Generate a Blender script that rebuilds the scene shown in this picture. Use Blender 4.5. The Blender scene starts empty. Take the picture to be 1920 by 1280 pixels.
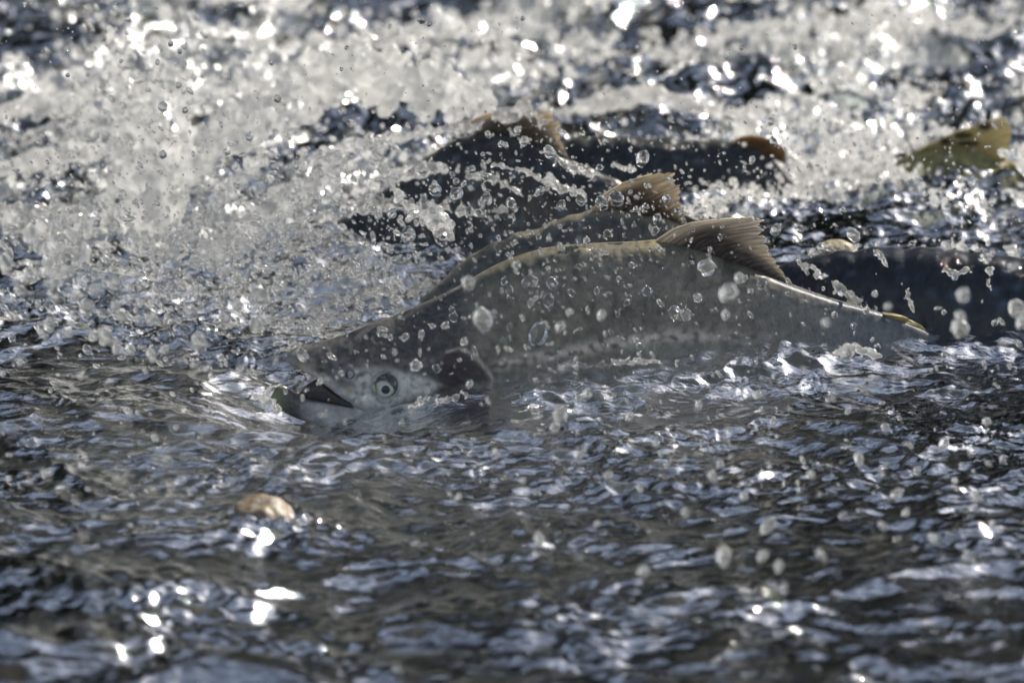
import bpy, math, random
import numpy as np
from mathutils import Vector

# ------------------------------------------------------------------ camera, sky, sun, exposure
scene = bpy.context.scene
COL = scene.collection
TH = math.radians(13.0)
DIST = 8.0
SPX = 2087.0                      # photograph pixels per metre at the frame centre
cam_d = bpy.data.cameras.new("camera")
cam = bpy.data.objects.new("camera", cam_d)
COL.objects.link(cam)
CAM = np.array([0.0, -DIST * math.cos(TH), DIST * math.sin(TH)])
cam.location = CAM
cam.rotation_euler = (math.radians(90) - TH, 0, 0)
cam_d.sensor_width = 36.0
cam_d.lens = 36.0 * DIST / (1920.0 / SPX)
cam_d.clip_start = 0.1
cam_d.clip_end = 2000.0
cam_d.dof.use_dof = True
cam_d.dof.focus_distance = DIST - 0.14
cam_d.dof.aperture_fstop = 7.0
cam_d.dof.aperture_blades = 0
scene.camera = cam

SUN_EL, SUN_AZ = math.radians(38.0), math.radians(42.0)    # azimuth from +Y towards +X: the sun stands behind the stream
world = bpy.data.worlds.new("World")
scene.world = world
world.use_nodes = True
wn = world.node_tree
sky = wn.nodes.new("ShaderNodeTexSky")
sky.sky_type = 'NISHITA'
sky.sun_disc = False
sky.sun_elevation = SUN_EL
sky.sun_rotation = SUN_AZ
sky.air_density = 1.0
sky.dust_density = 0.7
sky.ozone_density = 1.0
bg = wn.nodes["Background"]
bg.inputs[1].default_value = 0.085
veil = wn.nodes.new("ShaderNodeHueSaturation")      # thin high cloud takes some blue out of the sky
veil.inputs["Saturation"].default_value = 0.70
wn.links.new(sky.outputs[0], veil.inputs["Color"])
wn.links.new(veil.outputs[0], bg.inputs[0])

sun_d = bpy.data.lights.new("sun", 'SUN')
sun_d.energy = 5.0
sun_d.angle = math.radians(0.5)
sun_d.color = (1.0, 0.93, 0.83)
sun = bpy.data.objects.new("sun", sun_d)
COL.objects.link(sun)
sdir = Vector((math.sin(SUN_AZ) * math.cos(SUN_EL), math.cos(SUN_AZ) * math.cos(SUN_EL), math.sin(SUN_EL)))
sun.rotation_euler = sdir.to_track_quat('Z', 'Y').to_euler()

scene.view_settings.view_transform = 'Standard'
scene.view_settings.look = 'None'
scene.view_settings.exposure = 0.42
scene.view_settings.gamma = 1.0
scene.cycles.max_bounces = 12
scene.cycles.transmission_bounces = 8
scene.cycles.glossy_bounces = 4
scene.cycles.sample_clamp_indirect = 30.0
scene.cycles.blur_glossy = 0.3

# ------------------------------------------------------------------ small maths helpers
FWD = np.array([0.0, math.cos(TH), -math.sin(TH)])
UP = np.array([0.0, math.sin(TH), math.cos(TH)])
RNG = np.random.default_rng(7)


def at(px, py, Y):
    """world point on the upright plane y = Y seen at photograph pixel (px, py); numpy friendly"""
    px, py, Y = np.broadcast_arrays(np.asarray(px, float), np.asarray(py, float), np.asarray(Y, float))
    dx = (px - 960) / SPX
    du = (640 - py) / SPX
    d = FWD * DIST + UP * du[..., None]
    d = np.stack([dx, d[..., 1], d[..., 2]], -1)
    t = (Y - CAM[1]) / d[..., 1]
    return CAM + d * t[..., None]


def pix(P):
    r = np.asarray(P, float) - CAM
    dep = r @ FWD
    return 960 + SPX * DIST * r[..., 0] / dep, 640 - SPX * DIST * (r @ UP) / dep


_perm = np.random.default_rng(11).permutation(4096)
_ang = np.random.default_rng(12).uniform(0, 2 * math.pi, 4096)
_GX, _GY = np.cos(_ang), np.sin(_ang)


def gn(x, y, seed=0):
    """2-D gradient noise, about -1..1"""
    xi = np.floor(x).astype(np.int64)
    yi = np.floor(y).astype(np.int64)
    xf, yf = x - xi, y - yi

    def h(a, b):
        i = _perm[(a + 57 * seed) & 4095]
        i = _perm[(i + b + 131 * seed) & 4095]
        return i
    u = xf * xf * xf * (xf * (xf * 6 - 15) + 10)
    v = yf * yf * yf * (yf * (yf * 6 - 15) + 10)
    a, b, c, d = h(xi, yi), h(xi + 1, yi), h(xi, yi + 1), h(xi + 1, yi + 1)
    n00 = _GX[a] * xf + _GY[a] * yf
    n10 = _GX[b] * (xf - 1) + _GY[b] * yf
    n01 = _GX[c] * xf + _GY[c] * (yf - 1)
    n11 = _GX[d] * (xf - 1) + _GY[d] * (yf - 1)
    return 1.5 * ((n00 * (1 - u) + n10 * u) * (1 - v) + (n01 * (1 - u) + n11 * u) * v)


def sstep(a, b, x):
    t = np.clip((x - a) / (b - a), 0, 1)
    return t * t * (3 - 2 * t)


# ------------------------------------------------------------------ mesh helpers
def np_mesh(name, V, F, smooth=True):
    """V (n,3), F (m,k) with k = 3 or 4, or a list of such arrays"""
    Fs = F if isinstance(F, list) else [F]
    me = bpy.data.meshes.new(name)
    V = np.asarray(V, np.float32)
    me.vertices.add(len(V))
    me.vertices.foreach_set("co", V.ravel())
    loops = np.concatenate([f.ravel() for f in Fs]).astype(np.int32)
    tot = np.concatenate([np.full(len(f), f.shape[1], np.int32) for f in Fs])
    start = np.concatenate([[0], np.cumsum(tot)[:-1]]).astype(np.int32)
    me.loops.add(len(loops))
    me.loops.foreach_set("vertex_index", loops)
    me.polygons.add(len(tot))
    me.polygons.foreach_set("loop_start", start)
    me.polygons.foreach_set("loop_total", tot)
    if smooth:
        me.polygons.foreach_set("use_smooth", np.ones(len(tot), bool))
    me.update(calc_edges=True)
    return me


def grid_faces(nu, nv, wrap_v=False):
    i = np.arange(nu - 1)[:, None]
    j = np.arange(nv if wrap_v else nv - 1)[None, :]
    j2 = (j + 1) % nv
    a = i * nv + j
    b = i * nv + j2
    c = (i + 1) * nv + j2
    d = (i + 1) * nv + j
    return np.stack([a, d, c, b], -1).reshape(-1, 4)


def set_color(me, rgb, name="tint"):
    at_ = me.attributes.new(name, 'FLOAT_COLOR', 'POINT')
    c = np.ones((len(rgb), 4), np.float32)
    c[:, :3] = rgb
    at_.data.foreach_set("color", c.ravel())


def set_float(me, val, name):
    at_ = me.attributes.new(name, 'FLOAT', 'POINT')
    at_.data.foreach_set("value", np.asarray(val, np.float32))


def link(name, me, m, parent=None):
    o = bpy.data.objects.new(name, me)
    if m is not None and len(me.materials) == 0:
        me.materials.append(m)
    COL.objects.link(o)
    if parent is not None:
        o.parent = parent
    return o


def tag(o, label=None, cat=None, group=None, kind=None):
    if label: o["label"] = label
    if cat: o["category"] = cat
    if group: o["group"] = group
    if kind: o["kind"] = kind
    return o


def empty(name, loc):
    o = bpy.data.objects.new(name, None)
    o.location = [float(c) for c in loc]
    o.empty_display_size = 0.02
    COL.objects.link(o)
    return o


# ------------------------------------------------------------------ materials
def mat(name):
    m = bpy.data.materials.new(name)
    m.use_nodes = True
    nt = m.node_tree
    b = nt.nodes["Principled BSDF"]
    return m, nt, b


def N(nt, t, **kw):
    n = nt.nodes.new(t)
    for k, v in kw.items():
        if k.startswith("i_"):
            key = k[2:]
            n.inputs[int(key) if key.isdigit() else key.replace("_", " ")].default_value = v
        else:
            setattr(n, k, v)
    return n


def ramp(nt, stops):
    r = nt.nodes.new("ShaderNodeValToRGB")
    while len(r.color_ramp.elements) < len(stops):
        r.color_ramp.elements.new(0.5)
    for e, (p, c) in zip(r.color_ramp.elements, stops):
        e.position = p
        e.color = (*c, 1) if len(c) == 3 else c
    return r


def water_material():
    m, nt, b = mat("stream_water")
    L = nt.links.new
    b.inputs["Base Color"].default_value = (0.86, 0.93, 0.92, 1)
    b.inputs["Roughness"].default_value = 0.032
    b.inputs["IOR"].default_value = 1.333
    b.inputs["Transmission Weight"].default_value = 1.0
    tc = N(nt, "ShaderNodeTexCoord")
    mp = N(nt, "ShaderNodeMapping")
    mp.inputs["Scale"].default_value = (0.6, 1.0, 1.0)
    mp.inputs["Rotation"].default_value = (0, 0, math.radians(14))
    L(tc.outputs["Object"], mp.inputs["Vector"])
    n1 = N(nt, "ShaderNodeTexNoise", i_Scale=170.0, i_Detail=3.0, i_Roughness=0.55, i_Distortion=0.8)
    L(mp.outputs[0], n1.inputs["Vector"])
    bp = N(nt, "ShaderNodeBump", i_Strength=0.55, i_Distance=0.0018)
    L(n1.outputs["Fac"], bp.inputs["Height"])
    L(bp.outputs[0], b.inputs["Normal"])
    # foam: aerated white water
    fo = N(nt, "ShaderNodeAttribute", attribute_name="foam")
    n2 = N(nt, "ShaderNodeTexNoise", i_Scale=95.0, i_Detail=6.0, i_Roughness=0.72, i_Distortion=0.8)
    L(tc.outputs["Object"], n2.inputs["Vector"])
    ad = N(nt, "ShaderNodeMath", operation='ADD')
    L(fo.outputs["Fac"], ad.inputs[0]); L(n2.outputs["Fac"], ad.inputs[1])
    mr = N(nt, "ShaderNodeMapRange", i_1=0.99, i_2=1.12)
    L(ad.outputs[0], mr.inputs[0])
    v = N(nt, "ShaderNodeTexVoronoi", i_Scale=190.0)
    L(tc.outputs["Object"], v.inputs["Vector"])
    fb = N(nt, "ShaderNodeBump", i_Strength=0.9, i_Distance=0.004)
    L(v.outputs["Distance"], fb.inputs["Height"])
    fm = N(nt, "ShaderNodeBsdfPrincipled")
    fm.inputs["Base Color"].default_value = (0.78, 0.79, 0.79, 1)
    fm.inputs["Roughness"].default_value = 0.3
    fm.inputs["IOR"].default_value = 1.33
    fm.inputs["Transmission Weight"].default_value = 0.35
    L(fb.outputs[0], fm.inputs["Normal"])
    mx = N(nt, "ShaderNodeMixShader")
    L(mr.outputs[0], mx.inputs[0]); L(b.outputs[0], mx.inputs[1]); L(fm.outputs[0], mx.inputs[2])
    L(mx.outputs[0], nt.nodes["Material Output"].inputs["Surface"])
    return m


def drop_material(name, rough, white, broad=0.0):
    m, nt, b = mat(name)
    L = nt.links.new
    b.inputs["Base Color"].default_value = (0.97, 0.98, 0.98, 1)
    b.inputs["Roughness"].default_value = rough
    b.inputs["IOR"].default_value = 1.333
    b.inputs["Transmission Weight"].default_value = 1.0
    if broad > 0:                                  # drops quiver: part of their skin scatters the sun's image wide
        b2 = N(nt, "ShaderNodeBsdfGlass", i_Roughness=0.25, i_IOR=1.333)
        b2.inputs["Color"].default_value = (0.97, 0.98, 0.98, 1)
        m0 = N(nt, "ShaderNodeMixShader", i_0=broad)
        L(b.outputs[0], m0.inputs[1]); L(b2.outputs[0], m0.inputs[2])
        L(m0.outputs[0], nt.nodes["Material Output"].inputs["Surface"])
        b = m0
    if white > 0:
        df = N(nt, "ShaderNodeBsdfDiffuse"); df.inputs[0].default_value = (0.85, 0.85, 0.84, 1)
        tr = N(nt, "ShaderNodeBsdfTranslucent"); tr.inputs[0].default_value = (0.85, 0.85, 0.84, 1)
        m1 = N(nt, "ShaderNodeMixShader", i_0=0.65)
        L(df.outputs[0], m1.inputs[1]); L(tr.outputs[0], m1.inputs[2])
        m2 = N(nt, "ShaderNodeMixShader", i_0=white)
        L(b.outputs[0], m2.inputs[1]); L(m1.outputs[0], m2.inputs[2])
        L(m2.outputs[0], nt.nodes["Material Output"].inputs["Surface"])
    return m


def fish_material(name, rough=0.28, coat=0.6, scale_bump=0.35, film=0.0, scaly=False):
    m, nt, b = mat(name)
    L = nt.links.new
    a = N(nt, "ShaderNodeAttribute", attribute_name="tint")
    tc = N(nt, "ShaderNodeTexCoord")
    n = N(nt, "ShaderNodeTexNoise", i_Scale=140.0, i_Detail=4.0, i_Roughness=0.6)
    L(tc.outputs["Object"], n.inputs["Vector"])
    r = ramp(nt, [(0.3, (0.62, 0.62, 0.62)), (0.7, (1.3, 1.3, 1.28))])
    L(n.outputs["Fac"], r.inputs[0])
    mx = N(nt, "ShaderNodeMix", data_type='RGBA', blend_type='MULTIPLY')
    mx.inputs[0].default_value = 0.7
    L(a.outputs["Color"], mx.inputs[6]); L(r.outputs[0], mx.inputs[7])
    L(mx.outputs[2], b.inputs["Base Color"])
    b.inputs["Roughness"].default_value = rough + 0.08
    b.inputs["Specular IOR Level"].default_value = 0.45
    b.inputs["Coat Weight"].default_value = coat
    b.inputs["Coat Roughness"].default_value = 0.12
    b.inputs["Coat IOR"].default_value = 1.33
    # fine scales: little overlapping cells
    mp = N(nt, "ShaderNodeMapping")
    mp.inputs["Scale"].default_value = (1.0, 1.0, 1.25)
    mp.inputs["Rotation"].default_value = (0, math.radians(45), 0)
    L(tc.outputs["Object"], mp.inputs["Vector"])
    v = N(nt, "ShaderNodeTexVoronoi", i_Scale=520.0, i_Randomness=0.35)
    L(mp.outputs[0], v.inputs["Vector"])
    bp = N(nt, "ShaderNodeBump", i_Strength=scale_bump, i_Distance=0.0008)
    if scaly:                                      # no scales on the head
        sc_ = N(nt, "ShaderNodeAttribute", attribute_name="scaly")
        ms_ = N(nt, "ShaderNodeMath", operation='MULTIPLY', i_1=scale_bump)
        L(sc_.outputs["Fac"], ms_.inputs[0]); L(ms_.outputs[0], bp.inputs["Strength"])
        sl_ = N(nt, "ShaderNodeAttribute", attribute_name="gloss")
        mc_ = N(nt, "ShaderNodeMath", operation='MULTIPLY', i_1=coat)
        L(sl_.outputs["Fac"], mc_.inputs[0]); L(mc_.outputs[0], b.inputs["Coat Weight"])
        md_ = N(nt, "ShaderNodeMath", operation='MULTIPLY', i_1=0.45)
        L(sl_.outputs["Fac"], md_.inputs[0]); L(md_.outputs[0], b.inputs["Specular IOR Level"])
    L(v.outputs["Distance"], bp.inputs["Height"])
    n3 = N(nt, "ShaderNodeTexNoise", i_Scale=60.0, i_Detail=3.0)
    L(tc.outputs["Object"], n3.inputs["Vector"])
    bp2 = N(nt, "ShaderNodeBump", i_Strength=0.25, i_Distance=0.003)
    L(n3.outputs["Fac"], bp2.inputs["Height"]); L(bp.outputs[0], bp2.inputs["Normal"])
    L(bp2.outputs[0], b.inputs["Normal"])
    if film > 0:                                   # a rumpled film of running water over the skin
        mq = N(nt, "ShaderNodeMapping")
        mq.inputs["Scale"].default_value = (1.0, 1.0, 2.4)
        mq.inputs["Rotation"].default_value = (0, math.radians(18), 0)
        L(tc.outputs["Object"], mq.inputs["Vector"])
        n4 = N(nt, "ShaderNodeTexNoise", i_Scale=42.0, i_Detail=5.0, i_Roughness=0.62, i_Distortion=1.6)
        L(mq.outputs[0], n4.inputs["Vector"])
        bp3 = N(nt, "ShaderNodeBump", i_Strength=0.9 * film, i_Distance=0.012)
        L(n4.outputs["Fac"], bp3.inputs["Height"])
        L(bp3.outputs[0], b.inputs["Coat Normal"])
        b.inputs["Coat Roughness"].default_value = 0.06
    else:
        L(bp2.outputs[0], b.inputs["Coat Normal"])
    return m


def fin_material(name):
    m, nt, b = mat(name)
    L = nt.links.new
    a = N(nt, "ShaderNodeAttribute", attribute_name="tint")
    L(a.outputs["Color"], b.inputs["Base Color"])
    b.inputs["Roughness"].default_value = 0.45
    b.inputs["Coat Weight"].default_value = 0.2
    b.inputs["Coat Roughness"].default_value = 0.15
    t = N(nt, "ShaderNodeBsdfTranslucent")
    L(a.outputs["Color"], t.inputs[0])
    mx = N(nt, "ShaderNodeMixShader", i_0=0.6)
    L(b.outputs[0], mx.inputs[1]); L(t.outputs[0], mx.inputs[2])
    L(mx.outputs[0], nt.nodes["Material Output"].inputs["Surface"])
    return m


def plain(name, col, rough=0.4, coat=0.0, attr=False, bump=None):
    m, nt, b = mat(name)
    b.inputs["Base Color"].default_value = (*col, 1)
    b.inputs["Roughness"].default_value = rough
    b.inputs["Coat Weight"].default_value = coat
    b.inputs["Coat Roughness"].default_value = 0.03
    tc = N(nt, "ShaderNodeTexCoord")
    if attr:
        a = N(nt, "ShaderNodeAttribute", attribute_name="tint")
        nt.links.new(a.outputs["Color"], b.inputs["Base Color"])
    if bump:
        n = N(nt, "ShaderNodeTexNoise", i_Scale=bump[0], i_Detail=4.0)
        nt.links.new(tc.outputs["Object"], n.inputs["Vector"])
        bp = N(nt, "ShaderNodeBump", i_Strength=0.6, i_Distance=bump[1])
        nt.links.new(n.outputs["Fac"], bp.inputs["Height"])
        nt.links.new(bp.outputs[0], b.inputs["Normal"])
    return m


def bed_material():
    m, nt, b = mat("gravel_bed")
    L = nt.links.new
    tc = N(nt, "ShaderNodeTexCoord")
    v = N(nt, "ShaderNodeTexVoronoi", i_Scale=24.0)
    L(tc.outputs["Object"], v.inputs["Vector"])
    sp = N(nt, "ShaderNodeSeparateColor")
    L(v.outputs["Color"], sp.inputs[0])
    r = ramp(nt, [(0.0, (0.026, 0.020, 0.011)), (0.35, (0.055, 0.042, 0.022)), (0.55, (0.11, 0.080, 0.042)),
                  (0.72, (0.045, 0.050, 0.022)), (0.86, (0.16, 0.080, 0.04)), (1.0, (0.26, 0.20, 0.12))])
    L(sp.outputs[0], r.inputs[0])
    n = N(nt, "ShaderNodeTexNoise", i_Scale=60.0, i_Detail=5.0)
    L(tc.outputs["Object"], n.inputs["Vector"])
    mx = N(nt, "ShaderNodeMix", data_type='RGBA', blend_type='OVERLAY')
    mx.inputs[0].default_value = 0.6
    L(r.outputs[0], mx.inputs[6]); L(n.outputs["Color"], mx.inputs[7])
    L(mx.outputs[2], b.inputs["Base Color"])
    b.inputs["Roughness"].default_value = 0.7
    bp = N(nt, "ShaderNodeBump", i_Strength=1.0, i_Distance=0.02, invert=True)
    L(v.outputs["Distance"], bp.inputs["Height"])
    L(bp.outputs[0], b.inputs["Normal"])
    return m


M_WATER = water_material()
M_DROP = drop_material("clear_drop", 0.05, 0.0, 0.6)
M_SPRAY = drop_material("spray_drop", 0.06, 0.06, 0.65)
M_BRIGHT = drop_material("bright_drop", 0.07, 0.07, 0.70)  # white mixed in to make these drops look sunlit
M_FOAM = drop_material("foam_bubbles", 0.25, 0.5)
M_SPLASH = drop_material("splash_water", 0.12, 0.22)
M_WHITE = drop_material("splash_aerated", 0.14, 0.45)
M_FISH = fish_material("salmon_skin", scale_bump=0.8, film=0.4, coat=0.6, scaly=True)
M_FISH_BACK = fish_material("salmon_back_skin", scale_bump=0.7, film=0.4, coat=0.5)
M_DARKFISH = fish_material("dark_wet_skin", rough=0.22, coat=0.45, scale_bump=0.0, film=1.0)
M_FIN = fin_material("fin_membrane")
M_EYE = plain("eye_wet", (0.5, 0.5, 0.4), 0.2, 1.0, attr=True)
M_PUPIL = plain("pupil_dark", (0.008, 0.012, 0.03), 0.12, 1.0)
M_MOUTH = plain("mouth_dark", (0.050, 0.040, 0.034), 0.4, 0.5, bump=(160.0, 0.006))
M_TOOTH = plain("tooth_ivory", (0.6, 0.56, 0.45), 0.35, 0.4)
M_STONE = plain("wet_stone", (0.4, 0.3, 0.2), 0.55, 0.2, attr=True, bump=(70.0, 0.004))
M_BED = bed_material()

# ------------------------------------------------------------------ stream surface
# axis of the near salmon: (x, y) of snout and tail, used for the wake too
F1_HEAD = (540.0, -0.205)
F1_TAIL = (1800.0, 0.0)


def f1_Y(px):
    return F1_HEAD[1] + (np.asarray(px, float) - F1_HEAD[0]) / (F1_TAIL[0] - F1_HEAD[0]) * (F1_TAIL[1] - F1_HEAD[1])


_rings = np.random.default_rng(5)
RINGS = [(_rings.uniform(-0.5, 0.5), _rings.uniform(-0.55, 0.25), _rings.uniform(0.004, 0.045),
          _rings.uniform(0.0004, 0.0011), _rings.uniform(0.006, 0.011)) for _ in range(90)]


def turb(x, y):
    """0 on the smooth run in front, 1 in the white water behind"""
    e = 0.38 - 0.01 * sstep(0.05, -0.4, x) + 0.10 * gn(x * 3, y * 3, 3)
    return sstep(e - 0.16, e + 0.22, y)


def height(x, y):
    T = np.maximum(turb(x, y), .55 * sstep(-.10, .16, y - .04 * gn(x * 5, y * 5, 4)) * sstep(.16, .0, x))
    wx = x + 0.03 * gn(x * 7, y * 7, 21)
    wy = y + 0.03 * gn(x * 7, y * 7, 22)
    c, s = math.cos(0.22), math.sin(0.22)
    ax, ay = (c * wx - s * wy) * 0.75, s * wx + c * wy
    big = 1 + .9 * sstep(-.55, -.95, y) * sstep(.1, -.3, x) + .4 * sstep(-.8, -1.1, y)
    h = 0.0120 * big * gn(ax / .26, ay / .22, 31) + 0.0085 * big * gn(ax / .12, ay / .10, 32)
    r = 1 - np.abs(gn(ax / .055, ay / .055, 33))
    h += 0.0050 * (r * r - .6) + 0.0036 * gn(ax / .034, ay / .028, 34) * (0.8 + 0.8 * sstep(-.3, .4, gn(x * 4, y * 4, 37)))
    h += 0.0018 * gn(wx / .014, wy / .012, 35) * (0.7 + 1.0 * sstep(-.2, .5, gn(x * 6, y * 5, 36)))
    if np.any(T > 0):
        t = 0.018 * gn(wx / .42, wy / .34, 41) + 0.014 * gn(wx / .16, wy / .13, 42)
        r = 1 - np.abs(gn(wx / .09, wy / .07, 43))
        t += 0.014 * (r * r - .5) + 0.0080 * gn(wx / .034, wy / .03, 44)
        r = 1 - np.abs(gn(wx / .018, wy / .016, 45))
        t += 0.0050 * (r - .5) + 0.0018 * gn(wx / .0085, wy / .0085, 46)
        h = h + T * t
    ds = np.hypot((x + .205) / 1.0, y + .66)
    h = h + np.where(ds < .14, .0035 * np.cos((ds - .035) * 2 * math.pi / .016) * np.exp(-np.maximum(ds - .035, 0) / .022), 0)
    for (rx, ry, rr, ra, wl) in RINGS:
        d = np.hypot(x - rx, (y - ry))
        k = np.abs(d - rr) < 0.03
        if np.any(k):
            h = h + np.where(k, ra * np.cos((d - rr) * 2 * math.pi / wl) * np.exp(-((d - rr) / .011) ** 2), 0)
    # the near salmon pushes the water up along its flank and opens a hollow round its jaw
    px = 960 + x * SPX
    fy = f1_Y(px)
    al = sstep(560, 760, px) * (1 - sstep(1650, 1900, px))
    d = np.abs(y - fy)
    h += al * (0.003 + 0.008 * sstep(950, 1250, px) * sstep(1650, 1450, px)) * np.exp(-(np.maximum(d - 0.045, 0) / .040) ** 2)
    g = np.exp(-((x + .165) / .10) ** 2 - ((y + .255) / .08) ** 2)
    h = h * (1 - .5 * g) - 0.038 * g
    h += 0.008 * np.exp(-((x + .275) / .05) ** 2 - ((y + .20) / .06) ** 2)
    return h


def foam_map(x, y):
    T = turb(x, y)
    sa, ca = math.sin(.85), math.cos(.85)
    f = 0.45 + 0.95 * gn((x * ca + y * sa) / .50, (y * ca - x * sa) / .12, 51) + 0.35 * gn(x / .07, y / .09, 52) + 0.2 * gn(x / .025, y / .03, 53)
    left = sstep(0.12, -0.25, x) * sstep(0.35, 0.7, y)
    f = 0.5 + 1.5 * (f - 0.5)
    return np.clip(T * (f * (0.40 + 0.46 * sstep(.15, -.2, x)) + 0.04 * left), 0, 1)


def axis(lo, hi, f):
    v = [lo]
    while v[-1] < hi:
        v.append(v[-1] + f(v[-1]))
    return np.array(v)


def xs_step(x):
    a = abs(x)
    return 0.0021 if a < 0.53 else min(0.0021 + (a - 0.53) * 0.09, 0.8)


def ys_step(y):
    d = max(0.0, abs(y + 0.12) - 0.28)
    return 0.0026 + min(d, 1.6) * 0.0014 + (max(0.0, y - 1.9) * 0.1 if y > 1.9 else 0) + (max(0.0, -1.5 - y) * 0.1 if y < -1.5 else 0)


def sym_axis(f, hi):
    v = [0.0]
    while v[-1] < hi:
        v.append(v[-1] + f(v[-1]))
    v = np.array(v)
    return np.concatenate([-v[:0:-1], v])


gx = sym_axis(xs_step, 9.0)
yp = [0.0]
while yp[-1] < 7.4:
    yp.append(yp[-1] + ys_step(yp[-1]))
ym = [0.0]
while ym[-1] > -7.0:
    ym.append(ym[-1] - ys_step(ym[-1]))
gy = np.concatenate([np.array(ym)[:0:-1], np.array(yp)])
GX, GY = np.meshgrid(gx, gy, indexing='ij')
GZ = height(GX.ravel(), GY.ravel())
me = np_mesh("water", np.stack([GX.ravel(), GY.ravel(), GZ], -1), grid_faces(len(gx), len(gy))[:, ::-1].copy())
set_float(me, foam_map(GX.ravel(), GY.ravel()), "foam")
tag(link("water", me, M_WATER), kind="structure")

# gravel bed rising into the far and near banks
bx = sym_axis(lambda x: 0.012 if abs(x) < .7 else min(0.012 + (abs(x) - .7) * 0.12, 6.0), 60.0)
b1 = [0.0]
while b1[-1] < 60:
    b1.append(b1[-1] + (0.014 if b1[-1] < 2.2 else min(0.014 + (b1[-1] - 2.2) * .1, 5.0)))
b2 = [0.0]
while b2[-1] > -60:
    b2.append(b2[-1] - (0.014 if b2[-1] > -1.6 else min(0.014 + (-1.6 - b2[-1]) * .1, 5.0)))
by = np.concatenate([np.array(b2)[:0:-1], np.array(b1)])
BX, BY = np.meshgrid(bx, by, indexing='ij')
x, y = BX.ravel(), BY.ravel()
z = -0.125 + 0.025 * gn(x / .5, y / .5, 61) + 0.018 * gn(x / .14, y / .14, 62) + 0.012 * np.abs(gn(x / .05, y / .05, 63))
z = z + 0.9 * sstep(5.6, 9.5, y) + 0.22 * np.maximum(0, y - 8) * sstep(8, 12, y) + 0.2 * sstep(-6.0, -6.9, y) + 0.25 * gn(x / 3, y / 3, 64) * sstep(6.5, 9, np.abs(y)) * (np.abs(y) > 6.4)
z = np.minimum(z, 9.0)
me = np_mesh("riverbed", np.stack([x, y, z], -1), grid_faces(len(bx), len(by))[:, ::-1].copy())
tag(link("riverbed", me, M_BED), kind="structure")


# unseen woods added beyond the frame, to darken what the ripples and drops mirror
def woods():
    rg = np.random.default_rng(3)
    m, nt, b = mat("bank_leaves")
    oi = N(nt, "ShaderNodeTexCoord")
    n = N(nt, "ShaderNodeTexNoise", i_Scale=1.2, i_Detail=3.0)
    nt.links.new(oi.outputs["Object"], n.inputs["Vector"])
    r = ramp(nt, [(0.35, (0.015, 0.020, 0.009)), (0.65, (0.045, 0.05, 0.02))])
    nt.links.new(n.outputs["Fac"], r.inputs[0])
    nt.links.new(r.outputs[0], b.inputs["Base Color"])
    b.inputs["Roughness"].default_value = 0.7
    V, F = [], []
    nt_ = 64
    for k in range(nt_):
        cx = -34 + 68 * (k + rg.uniform(-.4, .4)) / nt_
        cy = rg.uniform(9.5, 13)
        hh = rg.uniform(12.0, 17.0)
        if 21 < math.degrees(math.atan2(cx, cy)) < 58:      # gap left in the added trees so the sun reaches the stream
            hh = rg.uniform(4.6, 5.8)
        base = 0.4
        n_ = 1200
        u = rg.uniform(0, 1, n_) ** .9
        rad = (1.9 * (1 - u) ** .45 + .1) * rg.uniform(.3, 1, n_)
        a = rg.uniform(0, 2 * math.pi, n_)
        c = np.stack([cx + rad * np.cos(a), cy + rad * np.sin(a), base + u * hh], -1)
        d1 = rg.normal(size=(n_, 3)); d1 /= np.linalg.norm(d1, axis=1)[:, None]
        d2 = rg.normal(size=(n_, 3)); d2 /= np.linalg.norm(d2, axis=1)[:, None]
        s = rg.uniform(.15, .45, (n_, 1))
        V.append(np.stack([c - d1 * s, c - d2 * s, c + d1 * s, c + d2 * s], 1).reshape(-1, 3))
        F.append(np.arange(4 * n_).reshape(-1, 4) + 4 * n_ * k)
    o = link("added_woods", np_mesh("added_woods", np.concatenate(V), np.concatenate(F), False), m)
    tag(o, "unseen dark woods added on the far bank for the water to mirror", "woods", kind="stuff")


woods()


# ------------------------------------------------------------------ salmon
def loft_pts(st, Yf, n=64, flat=0.78):
    """st rows: px, top py, bottom py, half width in px. Returns (V, F) of a closed body"""
    st = np.array(st, float)
    u = np.linspace(st[0, 0], st[-1, 0], 170)

    def smooth(col):
        # monotone-ish cubic (Catmull-Rom) through the stations
        x, y_ = st[:, 0], st[:, col]
        m = np.gradient(y_, x)
        i = np.clip(np.searchsorted(x, u) - 1, 0, len(x) - 2)
        h = x[i + 1] - x[i]
        t = (u - x[i]) / h
        return ((2 * t**3 - 3 * t**2 + 1) * y_[i] + (t**3 - 2 * t**2 + t) * h * m[i]
                + (-2 * t**3 + 3 * t**2) * y_[i + 1] + (t**3 - t**2) * h * m[i + 1])
    top, bot, w = smooth(1), smooth(2), smooth(3)
    Y = Yf(u)
    pt, pb = at(u, top, Y), at(u, bot, Y)
    a = np.linspace(0, 2 * math.pi, n, endpoint=False)
    hv = (1 - np.cos(a)) / 2                      # 0 at the back ridge, 1 at the belly
    side = np.sign(np.sin(a)) * np.abs(np.sin(a)) ** flat
    prof = side * (0.80 + 0.20 * hv)              # slimmer above, fuller below
    V = pt[:, None, :] * (1 - hv)[None, :, None] + pb[:, None, :] * hv[None, :, None]
    V[:, :, 1] += (w / SPX)[:, None] * prof[None, :]
    nv = len(u)
    V = V.reshape(-1, 3)
    F = grid_faces(nv, n, True)
    c0, c1 = V[:n].mean(0), V[-n:].mean(0)
    k = len(V)
    V = np.concatenate([V, [c0, c1]])
    j = np.arange(n)
    cap0 = np.stack([np.full(n, k), j, (j + 1) % n], -1)
    cap1 = np.stack([np.full(n, k + 1), (nv - 1) * n + (j + 1) % n, (nv - 1) * n + j], -1)
    return V, [F, np.concatenate([cap0, cap1])]


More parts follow.
